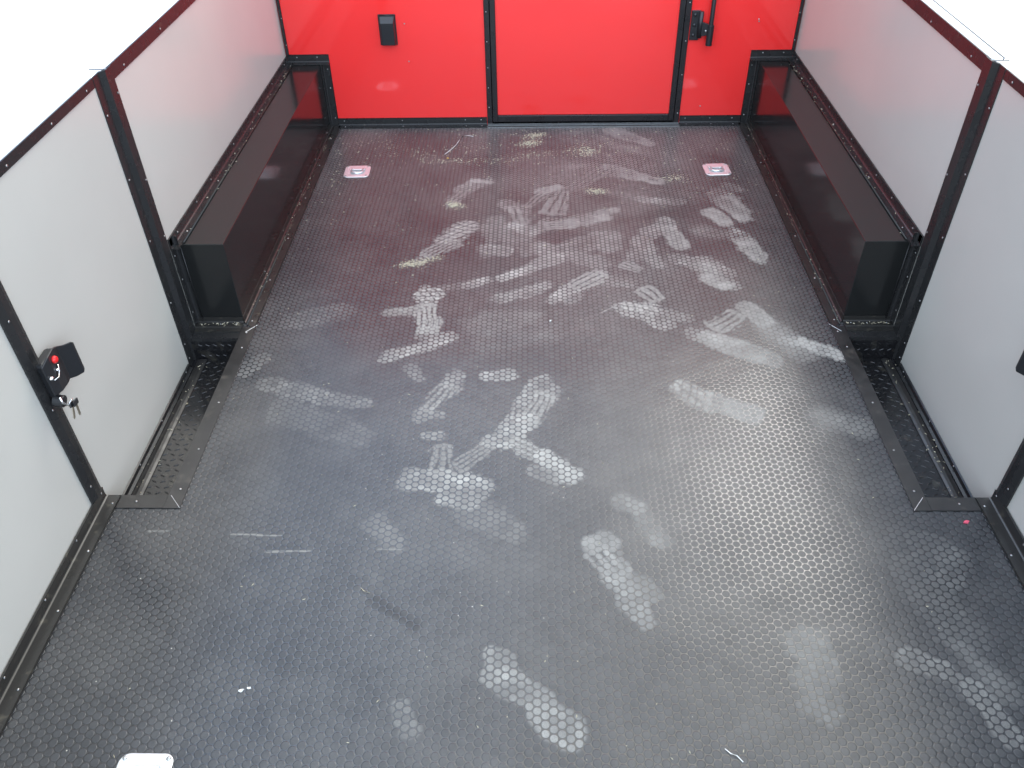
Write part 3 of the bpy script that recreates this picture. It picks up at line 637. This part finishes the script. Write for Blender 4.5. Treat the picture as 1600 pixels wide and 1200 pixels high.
# ------------------------------------------------------------------ side walls
YP, HW = 1.876, .752
WHERE = {-1: 'left', 1: 'right'}
for s in (-1, 1):
    side = WHERE[s]
    # forward section, above the wheel box
    w = thing('side_wall', {-1: 'silver grey side wall with black top trim behind the left wheel box',
                            1: 'silver grey side wall with black top trim behind the right wheel box'}[s], 'wall', (s, 2.6, 0), 'low silver side walls')
    L = Local(w); box(L.bm, s * .992, s * 1.016, 1.905, YF - .002, -.10, HW - .004); L.done('panel', 'silver')
    L = Local(w); box(L.bm, s * 1.0165, s * 1.020, 1.905, YF + .03, -.22, HW - .006); L.done('outer_skin', 'shell')
    L = Local(w)   # black face of the top trim, folded over the edge
    sweep(L.bm, [(0, 0), (.003, 0), (.003, -.033), (0, -.033)], (s * .992, 1.900, HW), (s * .992, YF - .003, HW), (-s, 0, 0), (0, 0, 1))
    tt = L.done('top_trim', 'trim')
    L = Local(w); box(L.bm, *sorted((s * .9925, s * (1.0185 if s > 0 else .9965))), 1.902, YF - .003, HW - .003, HW + .0005); L.done('cap', 'white')
    if s > 0:
      L = Local(w); box(L.bm, s * 1.019, s * 1.0215, 1.902, YF - .003, HW - .03, HW + .0015); L.done('edge_lip', 'plastic')
    for y in (1.985, 2.24, 2.52, 2.80, 3.08): screw(tt, (s * .989, y, HW - .022 + random.uniform(-.004, .004)), (-s, 0, 0), .9)
    # post trim at the corner of the side door: two flanges and the step between them
    pt = thing('corner_post', {-1: 'folded black post between the left side door and wheel box wall',
                               1: 'folded black post between the right side door and wheel box wall'}[s], 'post', (s, YP, 0), 'black door posts')
    L = Local(pt)
    # profile in (inward a, y b)
    prof = [(0, -.036), (.0025, -.036), (.0025, -.006), (.013, .006), (.013, .040), (.0105, .040), (.009, .012), (0, .0)]
    sweep(L.bm, prof, (s * 1.0, YP, -.074), (s * 1.0, YP, HW - .0005), (-s, 0, 0), (0, 1, 0))
    L.done('post_trim', 'trim')
    L = Local(pt); box(L.bm, *sorted((s * .984, s * 1.024)), YP + .006, YP + .011, HW + .0006, HW + .0014); L.done('cap_tab', 'trim')
    L = Local(pt); box(L.bm, *sorted((s * 1.0005, s * 1.0235)), YP - .0295, 1.9045, -.10, HW - .0035); L.done('post_core', 'white')
    for z in (-.05, .0, .14, .33, .50, .66): screw(pt, (s * .9975, YP - .027, z), (-s, 0, 0), .85)
    for z in (.31, .47, .69): screw(pt, (s * .987, YP + .034, z), (-s, 0, 0), .85)
    # low side door
    sd = thing('access_door', {-1: 'low grey side door with red buttoned latch and hanging keys on the left',
                             1: 'low grey side door on the right with only its latch edge in view'}[s], 'door', (s, 1.55, 0), 'low side doors')
    L = Local(sd); box(L.bm, s * 1.0, s * 1.024, 1.268, YP - .030, -.075, HW - .004); L.done('panel', 'silver')
    L = Local(sd); sweep(L.bm, [(0, 0), (.003, 0), (.003, -.022), (0, -.022)], (s * 1.0, 1.262, HW), (s * 1.0, YP - .041, HW), (-s, 0, 0), (0, 0, 1))
    tt = L.done('top_trim', 'trim')
    for y in (1.795, 1.62, 1.43): screw(tt, (s * .997, y, HW - .014), (-s, 0, 0), .9)
    L = Local(sd); sweep(L.bm, [(0, 0), (.010, 0), (.010, .002), (.003, .004), (.003, .016), (0, .018)], (s * .9985, 1.287, -.0745), (s * .9985, YP - .042, -.0745), (-s, 0, 0), (0, 0, 1)); bt = L.done('bottom_trim', 'trim')
    for y in (1.44, 1.60, 1.80): screw(bt, (s * .995, y, -.062), (-s, 0, 0), .85)
    # rear wall section with its post and base angle
    rw = thing('side_wall', {-1: 'near grey side wall left of the latch with dusty black base angle',
                             1: 'near grey side wall at the right picture edge with dusty base angle'}[s], 'wall', (s, .7, 0), 'low silver side walls')
    L = Local(rw); box(L.bm, s * 1.0, s * 1.024, -.25, 1.268, -.10, HW - .004); L.done('panel', 'silver')
    L = Local(rw); box(L.bm, *sorted((s * 1.0245, s * 1.028)), -.25, 1.9045, -.22, HW - .006); L.done('outer_skin', 'shell')
    L = Local(rw); sweep(L.bm, [(0, -.022), (.004, -.022), (.009, -.004), (.009, .012), (.005, .024), (0, .024)], (s * .9995, 1.250, .032), (s * .9995, 1.250, HW), (-s, 0, 0), (0, 1, 0))
    pt2 = L.done('post_trim', 'trim')
    for z in (.075, .30, .52, .70): screw(pt2, (s * .9905, 1.240, z), (-s, 0, 0), .9)
    L = Local(rw); sweep(L.bm, [(0, 0), (.003, 0), (.003, -.022), (0, -.022)], (s * 1.0, -.25, HW), (s * 1.0, 1.226, HW), (-s, 0, 0), (0, 0, 1)); L.done('top_trim', 'trim')
    L = Local(rw); sweep(L.bm, angle_profile(.036, .030), (s * .9975, -.25, .0012), (s * .9975, 1.279, .0012), (-s, 0, 0), (0, 0, 1)); ba = L.done('base_angle', 'trim_dusty')
    for y in (1.255, 1.12, .97, .80, .62):
        screw(ba, (s * .972, y, .0034), (0, 0, 1), .9); screw(ba, (s * .9952, y + .012, .023), (-s, 0, 0), .9)

    # step well in front of the side door
    sw = thing('step_well', {-1: 'sunken black tread plate step well under the left side door',
                             1: 'sunken black tread plate step well under the right side door'}[s], 'step', (s * .92, 1.57, -.075), 'sunken step wells')
    L = Local(sw)
    xa, xb = sorted((s * .846, s * .9985))
    box(L.bm, xa, xb, 1.262, YP + .0, -.085, -.0755)
    tp = L.done('tread_plate', 'tread')
    L = Local(sw); box(L.bm, xa, xb, YP, YP + .006, -.0755, -.0125); L.done('riser', 'tread')
    L = Local(sw); box(L.bm, xa, xb, 1.256, 1.262, -.0755, -.0005); L.done('near_riser', 'trim')
    L = Local(sw); xc = s * .846; box(L.bm, min(xc, xc - s * .006), max(xc, xc - s * .006), 1.262, YP + .006, -.0755, -.0005); L.done('inner_riser', 'trim')
    # raised lugs of the tread pattern, one mesh per plate
    L = Local(sw); row = 0; yv = 1.285
    def lug(cx_, cy_, ang, vert=False):
        ca, sa = math.cos(ang), math.sin(ang); hl, hw = .0085, .0017
        base, top = [], []
        for q in range(10):
            th = 2 * math.pi * q / 10; u, v = hl * math.cos(th), hw * math.sin(th)
            for lst, k, h in ((base, 1, 0), (top, .62, .0013)):
                du, dv = (u * ca - v * sa) * k, (u * sa + v * ca) * k
                lst.append(L.bm.verts.new((cx_ + du, YP - h - .0002, cy_ + dv) if vert else (cx_ + du, cy_ + dv, -.0755 + h + .0002)))
        for q in range(10): L.bm.faces.new((base[q], base[(q + 1) % 10], top[(q + 1) % 10], top[q]))
        L.bm.faces.new(top)
    while yv < YP - .01:
        k = 0; xv = .862 + (.0065 if row % 2 else 0)
        while xv < .985:
            lug(s * xv, yv, math.radians(28 if (row + k) % 2 else -28)); xv += .0215; k += 1
        yv += .0185; row += 1
    zrow = 0; zv = -.062
    while zv < -.016:
        k = 0; xv = .862 + (.0065 if zrow % 2 else 0)
        while xv < .985: lug(s * xv, zv, math.radians(-28 if zrow % 2 == 0 else 28), True); xv += .0215; k += 1
        zv += .0185; zrow += 1
    L.done('tread_lugs', 'tread', smooth=True)
    # rubber sealed ledge along the door foot
    L = Local(sw); sweep(L.bm, [(0, 0), (.026, 0), (.026, .002), (.020, .0045), (.012, .005), (.006, .003), (0, .002)], (s * .986, 1.288, -.0752), (s * .986, YP - .004, -.0752), (-s, 0, 0), (0, 0, 1))
    L.done('seal_ledge', 'strip', smooth=False)
    # flat edging strips on the rubber around the well
    L = Local(sw); xi, xo = sorted((s * .815, s * .8525)); box(L.bm, xi, xo, 1.2425, 1.925, .0006, .0024)
    es = L.done('edging_strip', 'strip')
    for y in (1.30, 1.43, 1.60, 1.83, 1.90): screw(es, (s * (.832 + random.uniform(-.004, .004)), y, .0024), (0, 0, 1), .9)
    L = Local(sw); xi, xo = sorted((s * .8530, s * .9605)); box(L.bm, xi, xo, 1.2430, 1.2800, .0006, .0024)
    es2 = L.done('edging_strip', 'strip')
    screw(es2, (s * .92, 1.262, .0024), (0, 0, 1), .9)
    L = Local(sw); xa2, xb2 = sorted((s * .853, s * .992)); box(L.bm, xa2, xb2, 1.280, 1.2822, -.06, .0015); L.done('strip_fold', 'strip')

    # bare cut edges at the mitres
    for nm, p0, p1 in (('cut_edge', (s * .8395, 1.900, .0035), (s * .8135, 1.934, .0035)), ('cut_edge', (s * .846, 1.280, .0032), (s * .8145, 1.2425, .0032))):
        L = Local(sw); tube(L.bm, [p0, p1], .0006, 5); L.done(nm, 'zinc')
    # wheel box
    wb = thing('wheel_box', {-1: 'long glossy black wheel box on the left below the red reflection',
                             1: 'long glossy black wheel box on the right below the grey wall'}[s], 'wheel box', (s * .93, 2.64, 0), 'boxed wheel wells')
    L = Local(wb); xa, xb = sorted((s * .857, s * .991)); box(L.bm, xa, xb, 1.953, YF - .004, .0005, .2587)
    L.done('box', 'box', bevel=.0018)
    # base angle along the floor
    L = Local(wb); sweep(L.bm, angle_profile(.040, .022), (s * .8565, 1.952, .001), (s * .8565, YF - .004, .001), (-s, 0, 0), (0, 0, 1), m0=-1.0)
    bt = L.done('floor_trim', 'trim_dusty')
    for y in (1.955, 2.17, 2.42, 2.70, 2.96, 3.2):
        screw(bt, (s * .834, y, .0032), (0, 0, 1), .9); 
        if y > 2: screw(bt, (s * .854, y + .03, .015), (-s, 0, 0), .8)
    # ridge in the floor trim
    L = Local(wb); tube(L.bm, [(s * .8440, 1.935, .0035), (s * .8440, YF - .01, .0035)], .0022, 6); L.done('sealant_bead', 'trim_dusty', smooth=True)
    # front foot angle over the riser
    L = Local(wb); sweep(L.bm, [(0, 0), (.046, 0), (.046, -.004), (.0475, -.004), (.0475, .0022), (.031, .0022), (.026, .0042), (.021, .0022), (.006, .0022), (.0025, .005), (.0025, .018), (0, .018)],
                         (s * .8565, 1.952, .0012), (s * .9905, 1.952, .0012), (0, -1, 0), (0, 0, 1), m0=0, m1=0)
    ft = L.done('foot_trim', 'trim_dusty')
    for x in (.875, .92, .975): screw(ft, (s * x, 1.937, .0055), (0, 0, 1), .85)
    L = Local(wb); box(L.bm, *sorted((s * .8460, s * .9905)), 1.8765, 1.9520, -.012, -.0004); L.done('foot_plate', 'trim')
    # upright angle where the box end meets the wall
    L = Local(wb); sweep(L.bm, angle_profile(.015, .026), (s * .9905, 1.9525, .006), (s * .9905, 1.9525, .286), (-s, 0, 0), (0, -1, 0)); L.done('end_trim', 'trim')
    L = Local(wb); tube(L.bm, [(s * .9735, 1.9505, .012), (s * .9735, 1.9505, .258)], .0014, 6); L.done('end_bead', 'trim', smooth=True)
    for z in (.05, .16, .235): screw(wb, (s * .988, 1.934, z), (-s, 0, 0), .8)
    # angle along the top against the wall
    L = Local(wb); sweep(L.bm, angle_profile(.024, .030), (s * .9905, 1.925, .2592), (s * .9905, YF - .004, .2592), (-s, 0, 0), (0, 0, 1)); tt = L.done('wall_trim', 'trim')
    for y in (1.99, 2.16, 2.30, 2.55, 2.81, 3.07, 3.27): screw(tt, (s * .9875, y, .276), (-s, 0, 0), .85)
    for y in (2.02, 2.32, 2.70): screw(tt, (s * .975, y, .2615), (0, 0, 1), .85)
    L = Local(wb); tube(L.bm, [(s * .9655, 1.960, .2612), (s * .9655, YF - .006, .2612)], .0024, 6); L.done('sealant_bead', 'trim_dusty', smooth=True)
    # picture frame angles on the red wall
    L = Local(wb); sweep(L.bm, angle_profile(.030, .032), (s * .9880, YF - .0015, .2605), (s * .824, YF - .0015, .2605), (0, -1, 0), (0, 0, 1)); a1_ = L.done('frame_trim', 'trim')
    for x in (.95, .87): screw(a1_, (s * x, YF - .004, .282), (0, -1, 0), .85)
    L = Local(wb); sweep(L.bm, angle_profile(.030, .032), (s * .856, YF - .0015, .002), (s * .856, YF - .0015, .2600), (0, -1, 0), (-s, 0, 0)); a2_ = L.done('frame_trim', 'trim')
    for z in (.035, .16, .235): screw(a2_, (s * .836, YF - .004, z), (0, -1, 0), .85)

# ------------------------------------------------------------------ side door latches
def plate(bm, pts, s, x_of, t):
    """outline in (y, z), thickness t, depth from the wall given by x_of(y, z)"""
    A = [bm.verts.new((s * (1 - x_of(y, z)), y, z)) for y, z in pts]; B = [bm.verts.new((s * (1 - x_of(y, z) + t), y, z)) for y, z in pts]
    n = len(pts); bm.faces.new(A); bm.faces.new(B[::-1])
    for i in range(n): bm.faces.new((A[i], A[(i + 1) % n], B[(i + 1) % n], B[i]))
for s in (-1, 1):
    lt = thing('door_latch', {-1: 'black paddle latch with red button on the left side door',
                              1: 'black paddle latch cut off by the right picture edge'}[s], 'latch', (s, 1.29, .36), 'side door latches')
    L = Local(lt)
    box(L.bm, *sorted((s * .976, s * .9998)), 1.252, 1.312, .322, .405)
    L.done('latch_body', 'plastic', bevel=.006)
    L = Local(lt)
    # the paddle as a gently bent sheet: three strips across y
    rows = [(1.240, .338, .409, .030), (1.262, .333, .418, .034), (1.288, .331, .420, .033), (1.306, .328, .411, .028), (1.320, .322, .404, .034), (1.336, .320, .400, .042), (1.343, .326, .394, .042)]
    F, B = [], []
    for y, z0, z1, dpt in rows:
        F.append([L.bm.verts.new((s * (1 - dpt), y, z0 + (z1 - z0) * k / 4)) for k in range(5)])
        B.append([L.bm.verts.new((s * (1 - dpt + .0045), y, z0 + (z1 - z0) * k / 4)) for k in range(5)])
    for i in range(len(rows) - 1):
        for k in range(4):
            L.bm.faces.new((F[i][k], F[i + 1][k], F[i + 1][k + 1], F[i][k + 1])); L.bm.faces.new((B[i][k], B[i][k + 1], B[i + 1][k + 1], B[i + 1][k]))
        L.bm.faces.new((F[i][0], B[i][0], B[i + 1][0], F[i + 1][0])); L.bm.faces.new((F[i][4], F[i + 1][4], B[i + 1][4], B[i][4]))
    for k in range(4):
        L.bm.faces.new((F[0][k], F[0][k + 1], B[0][k + 1], B[0][k])); L.bm.faces.new((F[-1][k], B[-1][k], B[-1][k + 1], F[-1][k + 1]))
    L.done('paddle', 'plastic', bevel=.0018, smooth=False)
    L = Local(lt); cyl(L.bm, (s * .966, 1.276, .402), (-s, 0, .1), .0078, .007, 16, dome=True); L.bm.verts.ensure_lookup_table()
    L.done('red_button', 'redbtn', smooth=True)
    L = Local(lt); cyl(L.bm, (s * .969, 1.246, .378), (-s, 0, 0), .0045, .007, 12, dome=True); L.done('rivet', 'chrome', smooth=True)
    L = Local(lt); cyl(L.bm, (s * .967, 1.270, .381), (-s, 0, 0), .0030, .006, 10, dome=True); L.done('rivet', 'chrome', smooth=True)
    L = Local(lt); tube(L.bm, [(s * .965, 1.250, .370), (s * .962, 1.262, .369), (s * .963, 1.272, .377), (s * .965, 1.278, .388)], .0017, 8); L.done('latch_spring', 'chrome', smooth=True)
    L = Local(lt); cyl(L.bm, (s * .985, 1.250, .318), (-s, 0, -.15), .0125, .020, 18); L.done('lock_cylinder', 'plastic', bevel=.001)
    L = Local(lt); tube(L.bm, [(s * .964, 1.240, .334), (s * .961, 1.238, .322), (s * .960, 1.243, .311), (s * .961, 1.254, .306)], .0022, 8); L.done('lock_bow', 'chrome', smooth=True)

# keys hanging from the left latch
kb = thing('key_bunch', 'two small keys with black heads hanging under the left latch', 'keys', (-.960, 1.256, .305))
for dx_, ang in ((0, -.42), (.004, -.12)):
    L = Local(kb)
    def kp(u, v): return (-.958 + dx_ + .0, 1.258 + dx_ * 1.2 + u * math.cos(ang) + v * math.sin(ang), .308 - v * math.cos(ang) + u * math.sin(ang))
    out = [kp(-.009, 0), (kp(.009, 0)), kp(.009, .012), kp(-.009, .012)]
    A = [L.bm.verts.new(p) for p in out]; B = [L.bm.verts.new((p[0] + .003, p[1], p[2])) for p in out]
    L.bm.faces.new(A); L.bm.faces.new(B[::-1])
    for i in range(4): L.bm.faces.new((A[i], A[(i + 1) % 4], B[(i + 1) % 4], B[i]))
    L.done('key_head', 'plastic', bevel=.001)
    L = Local(kb)
    out = [kp(-.0028, .0125), kp(.0028, .0125), kp(.0028, .034), kp(0, .038), kp(-.0028, .034)]
    A = [L.bm.verts.new((p[0] + .001, p[1], p[2])) for p in out]; B = [L.bm.verts.new((p[0] + .0026, p[1], p[2])) for p in out]
    L.bm.faces.new(A); L.bm.faces.new(B[::-1])
    for i in range(5): L.bm.faces.new((A[i], A[(i + 1) % 5], B[(i + 1) % 5], B[i]))
    L.done('key_blade', 'brass_key')
L = Local(kb); tube(L.bm, [(-.9575 + .004 * math.sin(t * 1.1), 1.256 + .008 * math.cos(t), .307 + .008 * math.sin(t)) for t in [2 * math.pi * i / 16 for i in range(16)]], .0010, 6, closed=True)
L.done('key_ring', 'chrome', smooth=True)

# ------------------------------------------------------------------ tie-down rings
def rounded(hw, hh, r, z, n=6):
    P = []
    for cx_, cy_, a0_ in ((hw - r, hh - r, 0), (-hw + r, hh - r, 90), (-hw + r, -hh + r, 180), (hw - r, -hh + r, 270)):
        for k in range(n + 1):
            th = math.radians(a0_ + 90 * k / n); P.append((cx_ + r * math.cos(th), cy_ + r * math.sin(th), z))
    return P
def tie_down(x, y, rot, label):
    t = thing('tie_down_ring', label, 'tie-down', (x, y, 0), 'recessed tie-down rings in the floor')
    hw, hh, r = .0475, .0475, .018
    bm = bmesh.new()
    loops = [rounded(hw, hh, r, .0006), rounded(hw, hh, r, .0024), rounded(hw - .002, hh - .002, r - .002, .0034), rounded(.031, .028, .010, .0034), rounded(.029, .026, .009, .0020), rounded(.026, .020, .008, -.0002 + .0012)]
    R = [[bm.verts.new(p) for p in l] for l in loops]; n = len(R[0])
    for a_, b_ in zip(R, R[1:]):
        for i in range(n): bm.faces.new((a_[i], a_[(i + 1) % n], b_[(i + 1) % n], b_[i]))
    bm.faces.new(R[0][::-1])
    bmesh.ops.rotate(bm, verts=bm.verts, matrix=Matrix.Rotation(rot, 3, 'Z'), cent=(0, 0, 0))
    pl = finish('plate', bm, 'zinc', t)
    bm = bmesh.new(); bm.faces.new([bm.verts.new((p[0], p[1], .0013)) for p in rounded(.0262, .0202, .008, 0)]); 
    bmesh.ops.rotate(bm, verts=bm.verts, matrix=Matrix.Rotation(rot, 3, 'Z'), cent=(0, 0, 0))
    finish('cup', bm, 'recess', t)
    bm = bmesh.new()
    pts = [(-.021, .014, .0042), (-.021, -.008, .0050), (-.014, -.017, .0052), (0, -.020, .0052), (.014, -.017, .0052), (.021, -.008, .0050), (.021, .014, .0042)]
    tube(bm, pts, .0034, 8)
    bmesh.ops.rotate(bm, verts=bm.verts, matrix=Matrix.Rotation(rot, 3, 'Z'), cent=(0, 0, 0))
    finish('ring', bm, 'zinc_dark', t, smooth=True)
    bm = bmesh.new(); box(bm, -.027, .027, .009, .024, .0036, .0062)
    bmesh.ops.rotate(bm, verts=bm.verts, matrix=Matrix.Rotation(rot, 3, 'Z'), cent=(0, 0, 0))
    finish('ring_bracket', bm, 'zinc', t, bevel=.001)
    for sx in (-1, 1):
        for sy in (-1, 1):
            q = Matrix.Rotation(rot, 3, 'Z') @ Vector((sx * .038, sy * .038, .0034)); o = screw(t, (x + q.x, y + q.y, q.z), (0, 0, 1), 1.3)
    return t
tie_down(-.682, 2.910, .03, 'square zinc tie-down ring on the far left of the floor')
tie_down(.661, 2.908, .05, 'square zinc tie-down ring on the far right of the floor')
tie_down(-.687, .636, .0, 'bright tie-down plate at the bottom edge of the photo')

# ------------------------------------------------------------------ small litter
def scrap(name, pts, r, m, label, cat):
    bm = bmesh.new(); tube(bm, pts, r, 6); o = finish(name, bm, m, smooth=True); return tag(o, label, cat)
scrap('string', [(-.364, 3.052, .002), (-.345, 3.09, .002), (-.327, 3.130, .003), (-.316, 3.175, .003), (-.306, 3.216, .002), (-.284, 3.222, .003), (-.262, 3.216, .002)], .0010, 'paper', 'bent pale string on the floor near the left door post', 'string')
scrap('thread', [(.335, .680, .001), (.326, .690, .003), (.316, .694, .003), (.308, .703, .001)], .0011, 'paper', 'curled white thread on the rubber at the lower right', 'thread')
scrap('twig', [(-.352, 1.018, .002), (-.365, 1.022, .004), (-.372, 1.030, .002)], .0008, 'straw', 'tiny straw bit beside the dark smear on the rubber', 'straw')
def flake(name, x, y, r, m, label, cat, sq=.7, ang=0.0):
    bm = bmesh.new(); n = 9; top, bot = [], []
    for k in range(n):
        th = 2 * math.pi * k / n; rr = r * random.uniform(.7, 1.15); u, v = rr * math.cos(th), rr * sq * math.sin(th)
        px, py = u * math.cos(ang) - v * math.sin(ang), u * math.sin(ang) + v * math.cos(ang)
        bot.append(bm.verts.new((px, py, .0004))); top.append(bm.verts.new((px * .85, py * .85, .0022 + random.uniform(0, .0012))))
    for k in range(n): bm.faces.new((bot[k], bot[(k + 1) % n], top[(k + 1) % n], top[k]))
    c = bm.verts.new((0, 0, .0036))
    for k in range(n): bm.faces.new((top[k], top[(k + 1) % n], c))
    bm.faces.new(bot[::-1])
    o = finish(name, bm, m); o.location = (x, y, 0); return tag(o, label, cat)
flake('petal', .916, 1.212, .0075, 'pink', 'pink petal on the floor by the right step well corner', 'petal', .6, .2)
flake('pebble', -.349, 3.02, .0065, 'yellow', 'small yellow pebble on the far floor left of the door', 'pebble', .9)
flake('paper_scrap', -.558, .803, .0055, 'paper', 'larger white paper scrap on the lower left floor', 'paper', .55, .5)
flake('paper_scrap', -.545, .808, .0038, 'paper', 'smaller white paper scrap on the lower left floor', 'paper', .55, .1)
flake('white_crumb', .028, 1.955, .0045, 'paper', 'lone white crumb beside the dark patch mid floor', 'crumb', .6, .8)
g_ = flake('green_scrap', -.862, 1.41, .0045, 'green', 'tiny green scrap in the left step well', 'scrap', .5, 1.0); g_.location.z = -.0745
# loose chaff: uncountable flakes swept against the front of the floor
bm = bmesh.new()
cl = [(c0[0], c0[1], c0[2], c0[3], c0[4], c0[5], c0[6]) for c0 in PRINTS if c0[7] == 4]
def chip(x, y, z=0.0):
    l, w_ = random.uniform(.0012, .0045), random.uniform(.0006, .0013); a_ = random.uniform(0, 6.28); zt = z + random.uniform(.0008, .003)
    ca, sa = math.cos(a_), math.sin(a_)
    P = [(l, 0), (0, w_), (-l, 0), (0, -w_)]
    lo = [bm.verts.new((x + u * ca - v * sa, y + u * sa + v * ca, z + .0002)) for u, v in P]
    tp_ = bm.verts.new((x, y, zt))
    for k in range(4): bm.faces.new((lo[k], lo[(k + 1) % 4], tp_))
for (x0, y0, x1, y1, w0, w1, I) in cl:
    for _ in range(int(210 * I)):
        t = random.random(); w_ = w0 + (w1 - w0) * t
        x = x0 + (x1 - x0) * t + random.gauss(0, w_ * .75); y = y0 + (y1 - y0) * t + random.gauss(0, w_ * .55)
        if abs(x) < .8 and y < 3.29: chip(x, y)
for _ in range(700):
    x = random.uniform(-.8, .8); y = 3.29 - abs(random.gauss(0, .35)); chip(x, y)
for _ in range(150):
    chip(random.uniform(-.8, .8), random.uniform(.6, 2.6))
for s in (-1, 1):
    for _ in range(70): chip(s * (.846 + random.gauss(0, .004)), random.uniform(1.95, 3.3), .004)
    for _ in range(45): chip(s * (.968 + random.gauss(0, .006)), random.triangular(1.97, 3.3, 3.2), .263)
    for _ in range(40): chip(s * (.97 + random.gauss(0, .012)), random.uniform(1.30, 1.86), -.070)
    for _ in range(30): chip(s * random.uniform(.86, .98), 1.935 + random.gauss(0, .004), .006)
ch = finish('chaff', bm, 'straw'); ch['kind'] = 'stuff'; ch['label'] = 'fine pale straw chaff and grit scattered over the rubber floor'; ch['category'] = 'chaff'
